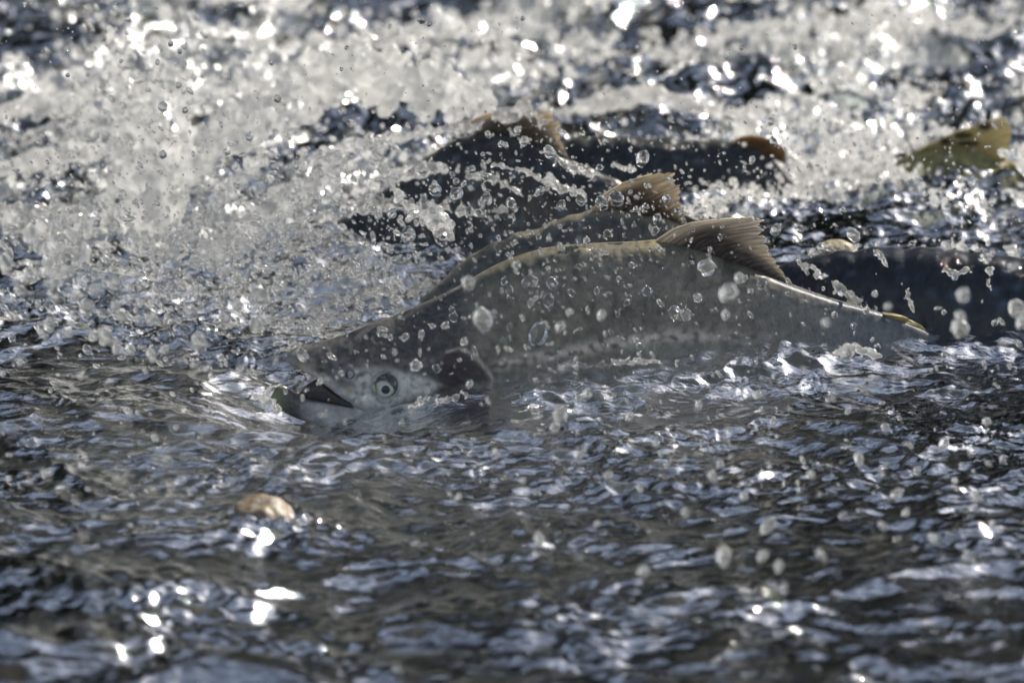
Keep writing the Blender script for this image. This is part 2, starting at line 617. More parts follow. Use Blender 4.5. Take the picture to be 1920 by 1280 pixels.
def join(parts):
    Vs, Fs, o = [], [], 0
    for V, F in parts:
        for f in (F if isinstance(F, list) else [F]):
            Fs.append(f + o)
        Vs.append(V)
        o += len(V)
    return np.concatenate(Vs), Fs


def remesh(V, F, voxel, smooth=2, fac=0.5):
    me = np_mesh("tmp", V, F)
    o = bpy.data.objects.new("tmp", me)
    COL.objects.link(o)
    r = o.modifiers.new("r", 'REMESH')
    r.mode = 'VOXEL'
    r.voxel_size = voxel
    r.use_smooth_shade = True
    if smooth:
        s = o.modifiers.new("s", 'SMOOTH')
        s.factor = fac
        s.iterations = smooth
    dg = bpy.context.evaluated_depsgraph_get()
    dg.update()
    ev = o.evaluated_get(dg)
    m2 = bpy.data.meshes.new_from_object(ev)
    bpy.data.objects.remove(o)
    bpy.data.meshes.remove(me)
    m2.polygons.foreach_set("use_smooth", np.ones(len(m2.polygons), bool))
    return m2


def get_co(me):
    c = np.empty(len(me.vertices) * 3, np.float32)
    me.vertices.foreach_get("co", c)
    return c.reshape(-1, 3).astype(float)


def seg_dist(px, py, poly):
    d = np.full(px.shape, 1e9)
    for (x0, y0), (x1, y1) in zip(poly[:-1], poly[1:]):
        vx, vy = x1 - x0, y1 - y0
        t = np.clip(((px - x0) * vx + (py - y0) * vy) / (vx * vx + vy * vy + 1e-9), 0, 1)
        d = np.minimum(d, np.hypot(px - x0 - t * vx, py - y0 - t * vy))
    return d


def inside(px, py, poly, soft):
    """soft polygon mask"""
    c = np.zeros(px.shape, bool)
    n = len(poly)
    for i in range(n):
        x0, y0 = poly[i]
        x1, y1 = poly[(i + 1) % n]
        k = ((y0 > py) != (y1 > py)) & (px < (x1 - x0) * (py - y0) / (y1 - y0 + 1e-9) + x0)
        c ^= k
    d = seg_dist(px, py, poly + [poly[0]])
    sd = np.where(c, d, -d)
    return sstep(-soft, soft, sd)


def blend(c, col, m):
    return c * (1 - m[:, None]) + np.array(col)[None, :] * m[:, None]


def fin(name, parent, org, base, lead, trail, Yf, dark, pale, rays=14, ragged=0.05, lean=0.0, spots=None, seed=1, thick=0.0011):
    """base: px polyline front to back on the body; lead: px polyline up the front edge to the tip; trail: tip down to the rear of the base"""
    rg = np.random.default_rng(seed)
    ns, nt_ = 150, 40

    def res(poly, n):
        p = np.array(poly, float)
        s = np.concatenate([[0], np.cumsum(np.hypot(*np.diff(p, axis=0).T))])
        q = np.linspace(0, s[-1], n)
        return np.stack([np.interp(q, s, p[:, 0]), np.interp(q, s, p[:, 1])], -1)
    B, E = res(base, ns), res(trail, ns)
    Ld = res(lead, nt_)
    s = np.linspace(0, 1, ns)[:, None]
    t = np.linspace(0, 1, nt_)[None, :]
    rag = 1 - ragged * np.clip(gn(s * 47 + seed, s * 0 + .5, seed) * 0.7 + np.abs(gn(s * 9, s * 0 + .2, seed + 4)) * 1.2, 0, 1.5)
    tt = t * rag
    P = B[:, None, :] * (1 - tt[..., None]) + E[:, None, :] * tt[..., None]
    # bow of the leading ray fades backwards
    straight = Ld[0][None] * (1 - t[0][:, None]) + Ld[-1][None] * t[0][:, None]
    bow = (Ld - straight)
    P = P + bow[None] * ((1 - s) ** 1.3)[..., None]
    r_ = np.cos(2 * math.pi * 1.35 * rays * (s ** .85) + 3.0 * gn(s * 7, t * 2, seed + 2)) * (.55 + .45 * gn(s * 9, t * 3, seed + 7))
    fine = gn(s * 60, t * 5, seed + 3)
    Y = Yf(P[..., 0])
    W = at(P[..., 0], P[..., 1], Y)
    rel = W[..., 2] - at(P[..., 0], np.broadcast_to(B[:, None, 1], P.shape[:2]), Y)[..., 2]
    off = 0.0005 * r_ + lean * rel + 0.003 * gn(s * 3 + seed, t * 2, seed + 5) * t
    th = thick * (1.8 - 1.5 * t) * (1 + 0.4 * r_) + 0.0022 * np.exp(-(s / .03) ** 2)
    Fr, Bk = W.copy(), W.copy()
    Fr[..., 1] += off - th
    Bk[..., 1] += off + th
    V = np.concatenate([Fr.reshape(-1, 3), Bk.reshape(-1, 3)])
    n = ns * nt_
    g = grid_faces(ns, nt_)
    idx = np.arange(n).reshape(ns, nt_)
    rim = np.concatenate([idx[0, :], idx[1:, -1], idx[-1, -2::-1], idx[-2:0:-1, 0]])
    nx = np.roll(rim, -1)
    F = np.concatenate([g, g[:, ::-1] + n, np.stack([rim, nx, nx + n, rim + n], -1)])
    k = (0.5 + 0.5 * r_)
    mixv = np.clip(0.03 + 0.95 * sstep(0.30, 1.05, t) * (1 - .35 * s) + 0.75 * np.exp(-(s / .11) ** 2) + 0.18 * fine, 0, 1)
    mixv = np.clip(mixv * (0.7 + 0.45 * k), 0, 1)
    c = np.array(dark)[None, None] * (1 - mixv[..., None]) + np.array(pale)[None, None] * mixv[..., None]
    c = c * (0.85 + 0.25 * k[..., None])
    if spots:
        for (sx, sy, sr, ss) in spots:
            m_ = sstep(1.25, .75, np.hypot((P[..., 0] - sx) / sr, (P[..., 1] - sy) / ss))
            c = c * (1 - .82 * m_[..., None])
    c = np.concatenate([c.reshape(-1, 3)] * 2)
    me = np_mesh(name, V - org, F)
    set_color(me, np.clip(c, 0, 1))
    return link(name, me, M_FIN, parent)


# ---- the pale salmon in front
F1 = [  # px, top, bottom, half width
    (537, 668, 676, 5), (545, 660, 684, 13), (565, 653, 692, 20), (600, 645, 712, 27), (640, 635, 742, 33), (690, 618, 772, 40),
    (740, 601, 800, 47), (790, 580, 822, 54), (835, 556, 838, 60), (880, 527, 850, 68), (920, 503, 858, 75), (965, 484, 864, 82),
    (1010, 470, 868, 87), (1060, 462, 870, 90), (1120, 458, 870, 92), (1190, 455, 866, 91), (1235, 452, 860, 88), (1290, 463, 850, 84),
    (1350, 482, 838, 78), (1410, 503, 822, 70), (1480, 532, 802, 60), (1560, 560, 780, 48), (1640, 583, 758, 37), (1700, 604, 742, 29),
    (1760, 632, 728, 22), (1810, 652, 722, 15)]
JAW = [  # lower jaw, hooked tip in front
    (508, 743, 747, 4), (516, 728, 757, 9), (530, 722, 771, 13), (550, 733, 781, 17), (580, 744, 790, 22), (620, 752, 798, 27),
    (660, 757, 806, 31), (700, 764, 812, 34), (745, 772, 818, 37), (800, 780, 826, 38)]


def salmon_body():
    V, F = join([loft_pts(F1, f1_Y, flat=0.58), loft_pts(JAW, f1_Y, n=40, flat=0.7)])
    me = remesh(V, F, 0.0013, 4)
    P = get_co(me)
    yc = f1_Y(960 + P[:, 0] * SPX)
    Q = P.copy()
    Q[:, 1] = yc
    px, py = pix(Q)
    side = P[:, 1] - yc                      # signed half width
    sg = np.sign(side)
    # grooves and swellings of the head, pushed along y on both flanks
    dsp = np.zeros(len(P))
    gill = [(838, 648), (862, 640), (890, 652), (912, 674), (924, 694), (915, 730), (890, 770), (850, 800)]
    d = seg_dist(px, py, gill)
    behind = inside(px, py, gill + [(1000, 830), (1000, 600)], 4)
    cover = inside(px, py, gill + [(780, 800), (770, 660)], 10)
    dsp += 0.0042 * cover * sstep(90, 4, d) - 0.0035 * np.exp(-(d / 7) ** 2) * behind
    pre = [(770, 640), (790, 690), (785, 740), (760, 790)]
    dsp -= 0.0016 * np.exp(-(seg_dist(px, py, pre) / 6) ** 2)
    dsp -= 0.0022 * np.exp(-(np.hypot(px - 655, (py - 694)) / 8) ** 2)             # nostril
    dsp += 0.0016 * np.exp(-(np.abs(np.hypot(px - 655, py - 694) - 13) / 4) ** 2)
    dsp += 0.0030 * np.exp(-((np.hypot(px - 722, py - 712) - 27) / 7) ** 2)        # brow ring round the eye
    mx_ = [(575, 694), (610, 716), (645, 744), (690, 764), (735, 778)]
    dsp += 0.0030 * np.exp(-(seg_dist(px, py, mx_) / 10) ** 2)                     # upper lip bone
    dsp -= 0.0018 * np.exp(-(seg_dist(px, py, [(600, 690), (640, 716), (690, 748)]) / 6) ** 2)
    lat = [(930, 640), (1100, 612), (1300, 600), (1500, 610), (1700, 640)]
    dsp += 0.0006 * gn(px / 26, py / 20, 71) + 0.0004 * gn(px / 9, py / 9, 72)
    w = sstep(0.001, 0.008, np.abs(side))
    P[:, 1] += sg * dsp * w
    # the skull roof slopes away above a crease running from snout to nape
    crease = at(px, np.interp(px, [540, 600, 660, 740, 830, 900], [676, 684, 684, 684, 668, 650]), yc)[:, 2]
    P[:, 1] += 0.5 * np.maximum(0, P[:, 2] - crease) * sstep(900, 760, px)
    me.vertices.foreach_set("co", P.astype(np.float32).ravel())
    # pigment, with the back's rim light painted in
    n1 = gn(px / 60, py / 50, 73)
    n2 = gn(px / 16, py / 13, 74)
    n3 = gn(px / 5, py / 4.5, 75)
    c = np.tile(np.array([0.230, 0.205, 0.158]), (len(P), 1))
    c *= (1 + 0.30 * n1 + 0.24 * n2 + 0.12 * n3)[:, None]
    topy = np.interp(px, [r[0] for r in F1], [r[1] for r in F1])
    back = sstep(34, 4, py - topy)
    c = blend(c, (0.125, 0.125, 0.10), 0.6 * back)
    ridge = sstep(10, 1, py - topy) * sstep(880, 960, px)
    c = blend(c, (0.26, 0.23, 0.17), 0.5 * ridge * sstep(-.5, .5, n2))  # rim light along the back put into the colour
    c = blend(c, (0.07, 0.07, 0.07), .8 * sstep(14, 3, py - topy) * sstep(1380, 1480, px))  # rear of the back painted dark to hold down its sunlit rim
    yel = np.exp(-((px - 1235) / 45) ** 2 - ((py - 456) / 14) ** 2)
    c = blend(c, (0.42, 0.36, 0.14), 0.35 * yel * sstep(-.3, .3, n2))
    # darker saddle of bars and dots over the upper flank
    bars = sstep(.15, .6, gn(px / 22, py / 90, 76)) * sstep(940, 1000, px) * sstep(620, 540, py)
    c *= (1 - 0.45 * bars)[:, None]
    tail = sstep(1350, 1650, px)
    c = blend(c, (0.16, 0.175, 0.20), 0.65 * tail)
    dots = sstep(.42, .62, gn(px / 7, py / 7, 77)) * sstep(700, 560, py)
    c *= (1 - 0.32 * dots)[:, None]
    low = np.interp(px, [700, 930, 1100, 1250, 1500, 1800], [760, 668, 634, 612, 625, 690])
    line = np.exp(-((py - low) / 11) ** 2) * sstep(900, 950, px) * sstep(1480, 1250, px)
    belly = sstep(0, 50, py - low)
    c = blend(c, (0.36, 0.34, 0.30), 0.4 * belly)
    c = blend(c, (0.72, 0.60, 0.53), 0.95 * line * sstep(-.6, .2, n2))
    # head
    head = sstep(900, 850, px)
    c = blend(c, (0.085, 0.080, 0.078), 0.85 * head)
    c *= (1 + head * (.35 * gn(px / 11, py / 5, 78) + .25 * n3))[:, None]
    roof = np.array([(540, 672), (600, 676), (660, 672), (740, 682), (830, 660)], float)
    ry = np.interp(px, roof[:, 0], roof[:, 1])
    c = blend(c, (0.30, 0.25, 0.22), 0.7 * head * np.exp(-((py - ry) / 9) ** 2) * sstep(-.5, .4, n2))
    cheek = inside(px, py, [(592, 700), (655, 684), (700, 682), (780, 690), (826, 708), (806, 726), (765, 738), (728, 756), (690, 758), (640, 732)], 11)
    c = blend(c, (0.84, 0.80, 0.71), 0.95 * cheek * (1 - .45 * sstep(.1, .5, gn(px / 13, py / 9, 79))) * sstep(-.9, .3, n2 + .4 + .4 * n1 - .3 * sstep(710, 680, py)))
    lore = inside(px, py, [(610, 690), (645, 680), (668, 700), (655, 722), (630, 724)], 9)
    c = blend(c, (0.16, 0.15, 0.165), 0.75 * lore)
    spot = np.exp(-(np.hypot((px - 655) / 9, (py - 726) / 6)) ** 2)
    c = blend(c, (0.45, 0.36, 0.17), 0.7 * spot)
    snout = sstep(612, 560, px) * sstep(668, 684, py) * (py < 712)
    c = blend(c, (0.55, 0.46, 0.33), 0.75 * snout)
    snt = sstep(575, 548, px) * (py < 712)
    c = blend(c, (0.40, 0.36, 0.33), 0.6 * snt)
    lipc = np.exp(-(seg_dist(px, py, mx_) / 9) ** 2)
    c = blend(c, (0.66, 0.62, 0.58), 0.75 * lipc * sstep(-.9, .1, n2 + .3))
    under = np.exp(-(seg_dist(px, py, [(a_, b_ + 12) for a_, b_ in mx_]) / 5) ** 2)
    c = blend(c, (0.04, 0.035, 0.035), 0.8 * under)
    sock = np.exp(-((np.hypot(px - 722, py - 712) - 26) / 3.5) ** 2)
    c = blend(c, (0.07, 0.065, 0.065), 0.55 * sock * sstep(-.8, .2, n2))
    maroon = inside(px, py, [(815, 668), (848, 646), (880, 650), (905, 672), (920, 694), (880, 706), (840, 712), (822, 700)], 7)
    c = blend(c, (0.050, 0.028, 0.032), 0.9 * maroon * sstep(-1.2, .2, n2 + .4))
    edge = np.exp(-(d / 2.4) ** 2) * sstep(640, 660, py + 14)
    c = blend(c, (0.62, 0.53, 0.45), 0.9 * edge)
    jawm = sstep(738, 745, py - (px - 520) * 0.13) * sstep(780, 720, px)
    c = blend(c, (0.62, 0.59, 0.53), 0.9 * jawm * sstep(545, 600, px) * sstep(-1.0, .1, n1 + n2 * .5 + .5))
    jt = sstep(548, 520, px) * sstep(716, 724, py)
    c = blend(c, (0.30, 0.30, 0.13), 0.7 * jt)
    set_color(me, np.clip(c, 0.005, 0.9))
    set_float(me, sstep(840, 930, px) * (1 - .85 * sstep(40, 14, py - topy)), "scaly")
    set_float(me, 1 - .85 * sstep(30, 8, py - topy) * sstep(860, 960, px), "gloss")     # gloss cut along the back ridge to subdue sun glare
    return me, P


pale = empty("salmon", at(1100, 868, f1_Y(1100)))
ORG = np.array(pale.location)
tag(pale, "pale grey humpbacked salmon in front, its hooked mouth open at the water line", "fish", "salmon crowding up the shallow stream")
me, P1 = salmon_body()
me.vertices.foreach_set("co", (P1 - ORG).astype(np.float32).ravel())
link("body", me, M_FISH, pale)


def flank(px, py, extra=0.0):
    """near-side surface point of the salmon's body at a place of its side view"""
    Yc = f1_Y(px)
    c = at(px, py, Yc)
    k = np.hypot(P1[:, 0] - c[0], P1[:, 2] - c[2]) < 0.0035
    yy = P1[k, 1].min() if np.any(k) else Yc
    return np.array([c[0], yy - extra, c[2]])


def dome(name, c, r, h, parent, m, axis_tilt=(0, 0), tintf=None, seg=48, rings=16, zoff=0.0):
    """a lens-shaped cap facing -y"""
    V, T = [], []
    for i in range(rings + 1):
        a = (math.pi * 0.5) * i / rings
        for j in range(seg):
            b = 2 * math.pi * j / seg
            V.append((math.sin(a) * math.cos(b) * r, -math.cos(a) * h, math.sin(a) * math.sin(b) * r))
    V = np.array(V)
    loc = V.copy()
    tx, tz = axis_tilt
    R = np.array(__import__("mathutils").Euler((tx, 0, tz)).to_matrix())
    V = V @ R.T
    me = np_mesh(name, V + c - ORG, grid_faces(rings + 1, seg, True))
    if tintf is not None:
        set_color(me, tintf(loc / r))
    return link(name, me, m, parent)


def eye_tint(q):
    rad = np.hypot(q[:, 0], q[:, 2])
    c = np.tile(np.array([0.60, 0.60, 0.50]), (len(q), 1))
    up = sstep(0.56, 0.68, np.hypot(q[:, 0] + .02, q[:, 2] + .28)) * sstep(-.55, -.2, q[:, 2])
    c = blend(c, (0.06, 0.055, 0.05), up)
    c = blend(c, (0.26, 0.23, 0.22), up * sstep(.2, .6, gn(q[:, 0] * 4, q[:, 2] * 4, 3)))
    c = blend(c, (0.40, 0.38, 0.16), np.exp(-((rad - .62) / .14) ** 2) * (1 - up))
    c = blend(c, (0.03, 0.03, 0.03), sstep(.86, .97, rad))
    return c


ec = flank(722, 712)
eye = dome("eye", ec + np.array([0, 0.003, 0]), 0.0118, 0.0075, pale, M_EYE, (math.radians(-6), math.radians(-8)), eye_tint)
iris = dome("iris", ec + np.array([0.0006, -0.0028, -0.0028]), 0.0072, 0.0026, eye, plain("iris_gold", (0.66, 0.64, 0.50), 0.25, 1.0), (math.radians(-4), 0))
dome("pupil", ec + np.array([0.0008, -0.0045, -0.0030]), 0.0040, 0.0016, eye, M_PUPIL)
# nostril flap
nc = flank(656, 694)
def nos_tint(q):
    rad = np.hypot(q[:, 0], q[:, 2])
    c = np.tile(np.array([0.38, 0.38, 0.40]), (len(q), 1))
    return blend(c, (0.03, 0.03, 0.035), np.maximum(sstep(.6, .8, rad) * sstep(1.0, .9, rad), sstep(.1, .4, -q[:, 0]) * .8))
dome("nostril", nc + np.array([0, 0.002, 0]), 0.0052, 0.0036, pale, M_EYE, tintf=nos_tint)


def strip_tube(path, rad, n=12):
    """a tapered tube through world points"""
    P = np.array(path, float)
    r = np.array(rad, float)
    m = len(P)
    T = np.gradient(P, axis=0)
    T /= np.linalg.norm(T, axis=1)[:, None]
    ref = np.array([0, 1.0, 0.3]) / 1.044
    A = np.cross(T, ref); A /= np.linalg.norm(A, axis=1)[:, None]
    B = np.cross(T, A)
    a = np.linspace(0, 2 * math.pi, n, endpoint=False)
    V = P[:, None] + r[:, None, None] * (A[:, None] * np.cos(a)[None, :, None] + B[:, None] * np.sin(a)[None, :, None])
    V = V.reshape(-1, 3)
    k = len(V)
    V = np.concatenate([V, P[:1], P[-1:]])
    j = np.arange(n)
    return V, [grid_faces(m, n, True), np.concatenate([np.stack([np.full(n, k), j, (j + 1) % n], -1),
                                                       np.stack([np.full(n, k + 1), (m - 1) * n + (j + 1) % n, (m - 1) * n + j], -1)])]


# dark inside of the mouth, between the jaws
V, F = loft_pts([(562, 735, 738, 3), (578, 719, 748, 10), (600, 710, 754, 14), (630, 728, 758, 19), (670, 748, 770, 23), (712, 760, 782, 26)], f1_Y, n=32, flat=.8)
link("mouth_lining", np_mesh("mouth_lining", V - ORG, F), M_MOUTH, pale)
for (tx, ty, tl, up) in [(552, 690, 8, 0), (572, 697, 7, 0), (594, 712, 6, 0), (540, 718, 8, 1), (560, 728, 7, 1), (588, 738, 6, 1), (616, 747, 5, 1)]:
    p = flank(tx, ty, .0015)
    e = p + np.array([0.0006, 0.001, (tl if up else -tl) / SPX])
    V, F = strip_tube([p + (0, .001, 0), (p + e) / 2, e], [0.0012, 0.0009, 0.0002], 8)
    link("tooth", np_mesh("tooth", V - ORG, F), M_TOOTH, pale)

fin("dorsal_fin", pale, ORG, [(1225, 455), (1290, 467), (1400, 503), (1492, 540)],
    [(1225, 455), (1262, 430), (1300, 416), (1350, 408), (1408, 403)],
    [(1408, 403), (1432, 410), (1438, 428), (1436, 455), (1450, 482), (1470, 512), (1494, 541)],
    f1_Y, (0.085, 0.068, 0.060), (0.80, 0.73, 0.62), rays=15, ragged=0.12, lean=-0.10, seed=2)
fin("adipose_fin", pale, ORG, [(1655, 588), (1690, 602), (1725, 622)],
    [(1655, 588), (1672, 590), (1690, 592), (1702, 597)], [(1702, 597), (1728, 610), (1742, 626), (1745, 642), (1732, 640)],
    f1_Y, (0.40, 0.36, 0.16), (0.62, 0.56, 0.32), rays=3, ragged=0.02, seed=5, thick=0.0024)
# pectoral fin held out low behind the gill cover
fin("pectoral_fin", pale, ORG, [(880, 770), (892, 790), (905, 806)], [(880, 770), (930, 760), (985, 770)], [(985, 770), (1000, 790), (985, 815), (950, 830)],
    lambda u: f1_Y(u) - 0.045 - 0.03 * sstep(880, 1000, u), (0.12, 0.10, 0.09), (0.35, 0.31, 0.26), rays=11, seed=8)


def back_fish(label, Yf, st, cols, fins, seed, m=M_DARKFISH):
    """a salmon of which only the back breaks the surface"""
    mid = st[len(st) // 2]
    root = empty("salmon", at(mid[0], mid[2], Yf(mid[0])))
    org = np.array(root.location)
    tag(root, label, "fish", "salmon crowding up the shallow stream")
    V, F = loft_pts(st, Yf, n=56, flat=0.8)
    Yc = Yf(960 + V[:, 0] * SPX)
    Q = V.copy(); Q[:, 1] = Yc
    px, py = pix(Q)
    st_ = np.array(st, float)
    topy = np.interp(px, st_[:, 0], st_[:, 1])
    n1, n2 = gn(px / 40, py / 30, seed), gn(px / 12, py / 10, seed + 1)
    V[:, 1] += np.sign(V[:, 1] - Yc) * (0.001 * n2 + 0.0022 * gn(px / 24 + n1, py / 11, seed + 5)) * (np.abs(V[:, 1] - Yc) > .004)
    V[:, 2] += 0.0022 * gn(px / 30, py / 30, seed + 6)
    c = np.tile(np.array(cols[0]), (len(V), 1)) * (1 + .25 * n1 + .2 * n2)[:, None]
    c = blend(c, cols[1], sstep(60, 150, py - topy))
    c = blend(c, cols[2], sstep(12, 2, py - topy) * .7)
    dots = sstep(.35, .6, gn(px / 10, py / 9, seed + 2)) * sstep(110, 60, py - topy)
    c *= (1 - .5 * dots)[:, None]
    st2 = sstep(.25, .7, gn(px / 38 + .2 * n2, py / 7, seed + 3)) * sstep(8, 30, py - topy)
    c = c * (1 + 2.6 * st2[:, None] * np.array([.85, 1.0, 1.2]))  # wet sheen put into the colour as blue-grey streaks
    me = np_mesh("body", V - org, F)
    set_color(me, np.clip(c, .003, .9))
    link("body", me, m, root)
    for kw in fins:
        fin(parent=root, org=org, Yf=Yf, **kw)
    return root


back_fish("grey salmon back with a brown fanned fin directly behind the pale salmon", lambda u: 0.13 + 0 * np.asarray(u, float),
          [(690, 640, 690, 12), (760, 590, 720, 34), (840, 515, 740, 52), (900, 470, 750, 66), (960, 443, 755, 76), (1040, 417, 755, 80), (1100, 397, 750, 80),
           (1150, 392, 742, 76), (1210, 402, 732, 70), (1270, 418, 720, 62), (1340, 452, 705, 50), (1430, 505, 690, 36), (1520, 560, 676, 22), (1560, 585, 670, 14)],
          [(0.115, 0.115, 0.105), (0.3, 0.3, 0.28), (0.33, 0.28, 0.2)],
          [dict(name="dorsal_fin", base=[(1105, 400), (1160, 398), (1230, 412), (1292, 432)], lead=[(1105, 400), (1135, 362), (1172, 340), (1222, 324)],
                trail=[(1222, 324), (1262, 320), (1276, 342), (1274, 375), (1284, 405), (1294, 434)], dark=(0.09, 0.072, 0.055), pale=(0.76, 0.68, 0.55), rays=13, ragged=.11, seed=12, lean=-.08)], 81, M_FISH_BACK)
back_fish("dark salmon back with a tall tan fin under the white splash", lambda u: 0.44 + 0 * np.asarray(u, float),
          [(540, 470, 520, 12), (590, 430, 530, 34), (660, 400, 530, 50), (735, 345, 530, 64), (805, 290, 532, 74), (862, 258, 530, 78),
           (920, 246, 525, 76), (1000, 268, 515, 68), (1065, 298, 505, 58), (1150, 335, 495, 42), (1250, 385, 480, 26), (1310, 410, 470, 14)],
          [(0.032, 0.034, 0.036), (0.07, 0.07, 0.07), (0.05, 0.05, 0.05)],
          [dict(name="dorsal_fin", base=[(862, 250), (930, 252), (1000, 272), (1068, 304)], lead=[(862, 250), (885, 226), (918, 210), (965, 204)],
                trail=[(965, 204), (1032, 206), (1052, 232), (1052, 262), (1070, 306)], dark=(0.09, 0.075, 0.06), pale=(0.80, 0.71, 0.58), rays=14, ragged=.1, seed=15, lean=-.08)], 91)
back_fish("long low dark back with a small brown fin hump, behind the tan fin", lambda u: 0.66 + 0 * np.asarray(u, float),
          [(930, 360, 400, 14), (985, 300, 430, 40), (1040, 270, 440, 56), (1110, 258, 445, 64), (1210, 258, 445, 64), (1310, 264, 440, 56), (1390, 270, 430, 46),
           (1440, 290, 415, 38), (1480, 335, 410, 28), (1520, 380, 400, 14)],
          [(0.028, 0.03, 0.033), (0.06, 0.06, 0.06), (0.05, 0.05, 0.045)],
          [dict(name="adipose_fin", base=[(1370, 270), (1420, 284), (1468, 304)], lead=[(1370, 270), (1388, 259), (1405, 255), (1425, 256)],
                trail=[(1425, 256), (1455, 263), (1474, 282), (1472, 308)], dark=(0.14, 0.09, 0.04), pale=(0.40, 0.27, 0.12), rays=5, ragged=.03, seed=17, thick=.003)], 101)
back_fish("broad blue-black salmon back at the right edge of the stream view", lambda u: 0.055 + 0 * np.asarray(u, float),
          [(1330, 640, 690, 14), (1370, 570, 720, 38), (1420, 520, 735, 56), (1480, 493, 740, 68), (1530, 481, 742, 76), (1580, 472, 748, 84), (1650, 467, 752, 92), (1740, 468, 752, 96),
           (1830, 475, 750, 95), (1920, 486, 745, 90), (2020, 505, 738, 80), (2130, 545, 730, 60), (2240, 590, 722, 38), (2320, 630, 715, 20)],
          [(0.018, 0.022, 0.030), (0.03, 0.03, 0.035), (0.030, 0.036, 0.05)], [], 111)
back_fish("olive yellow fin and back with dark blotches poking from the far foam", lambda u: 0.72 + 0 * np.asarray(u, float),
          [(1640, 330, 360, 10), (1690, 298, 400, 30), (1740, 276, 410, 44), (1800, 276, 415, 50), (1860, 290, 410, 46), (1920, 312, 400, 36), (1990, 345, 390, 22), (2030, 362, 384, 12)],
          [(0.26, 0.23, 0.09), (0.16, 0.15, 0.08), (0.3, 0.26, 0.1)],
          [dict(name="dorsal_fin", base=[(1722, 282), (1770, 284), (1830, 292), (1872, 305)], lead=[(1722, 280), (1760, 262), (1800, 244), (1866, 224)],
                trail=[(1866, 224), (1886, 220), (1897, 240), (1893, 270), (1886, 306)], dark=(0.38, 0.34, 0.19), pale=(0.60, 0.54, 0.36), rays=9, ragged=.03, seed=19, thick=.0025,
                spots=[(1806, 253, 18, 6), (1846, 236, 12, 8), (1815, 268, 22, 5), (1772, 264, 10, 6)])], 121)


# ------------------------------------------------------------------ stones
def stone(label, px, py, Y, sx, sy, sz, cols, seed):
    rg = np.random.default_rng(seed)
    nu, nv = 40, 60
    a = np.linspace(0.02, math.pi - .02, nu)[:, None]
    b = np.linspace(0, 2 * math.pi, nv, endpoint=False)[None, :]
    d = np.stack([np.sin(a) * np.cos(b), np.sin(a) * np.sin(b), np.cos(a) + 0 * b], -1)
    r = np.ones((nu, nv))
    for _ in range(14):                       # chipped flats
        n = rg.normal(size=3); n /= np.linalg.norm(n)
        k = rg.uniform(.72, .92)
        r = np.minimum(r, k / np.maximum(d @ n, .05))
    r = r * (1 + .05 * gn(d[..., 0] * 3 + seed, d[..., 1] * 3 + d[..., 2] * 2, seed))
    V = (d * r[..., None] * np.array([sx, sy, sz])).reshape(-1, 3)
    me = np_mesh("stone", V, grid_faces(nu, nv, True)[:, ::-1].copy())
    q = d.reshape(-1, 3)
    m_ = sstep(-.3, .4, gn(q[:, 0] * 3, q[:, 2] * 3 + q[:, 1] * 2, seed + 1))
    m2 = sstep(.1, .5, gn(q[:, 0] * 5, q[:, 2] * 5 - q[:, 1] * 3, seed + 2))
    c = blend(np.tile(np.array(cols[0]), (len(V), 1)), cols[1], m_)
    c = blend(c, cols[2], m2)
    c *= (1 - .6 * sstep(.42, .2, q[:, 2] + .12 * gn(q[:, 0] * 6, q[:, 1] * 6, seed)))[:, None]   # soaked below the splash line
    set_color(me, c)
    o = link("stone", me, M_STONE)
    p = at(px, py, Y)
    o.location = [float(v) for v in p]
    return tag(o, label, "stone")


stone("tan and ochre stone breaking the rippled water in the foreground", 490, 992, -0.66, 0.030, 0.036, 0.029,
      [(0.25, 0.19, 0.125), (0.30, 0.25, 0.19), (0.20, 0.125, 0.06)], 5)
stone("small tan stone behind the top of the blue-black back", 1566, 470, 0.20, 0.018, 0.014, 0.010,
      [(0.40, 0.33, 0.20), (0.48, 0.42, 0.28), (0.32, 0.26, 0.14)], 9)


# ------------------------------------------------------------------ flying water
def ico(sub):
    import bmesh
    bm = bmesh.new()
    bmesh.ops.create_icosphere(bm, subdivisions=sub, radius=1.0)
    V = np.array([v.co[:] for v in bm.verts])
    F = np.array([[v.index for v in f.verts] for f in bm.faces])
    bm.free()
    return V, F


IV1, IF1 = ico(2)
IV3, IF3 = ico(4)


def blobs(name, C, R, m, stretch=None, dirs=None, seed=0, base=None):
    """many small drops as one mesh: centres C, radii R, each pulled along dirs by stretch"""
    V0, F0 = base if base is not None else (IV1, IF1)
    n = len(C)
    V = np.repeat(V0[None], n, 0) * R[:, None, None]
    if stretch is not None:
        dd = dirs / np.linalg.norm(dirs, axis=1)[:, None]
        al = np.einsum('nvk,nk->nv', V, dd)
        V = V + (al * (stretch - 1)[:, None])[..., None] * dd[:, None, :]
    V = V + C[:, None, :]
    F = (F0[None] + (np.arange(n) * len(V0))[:, None, None]).reshape(-1, 3)
    return np_mesh(name, V.reshape(-1, 3), F)


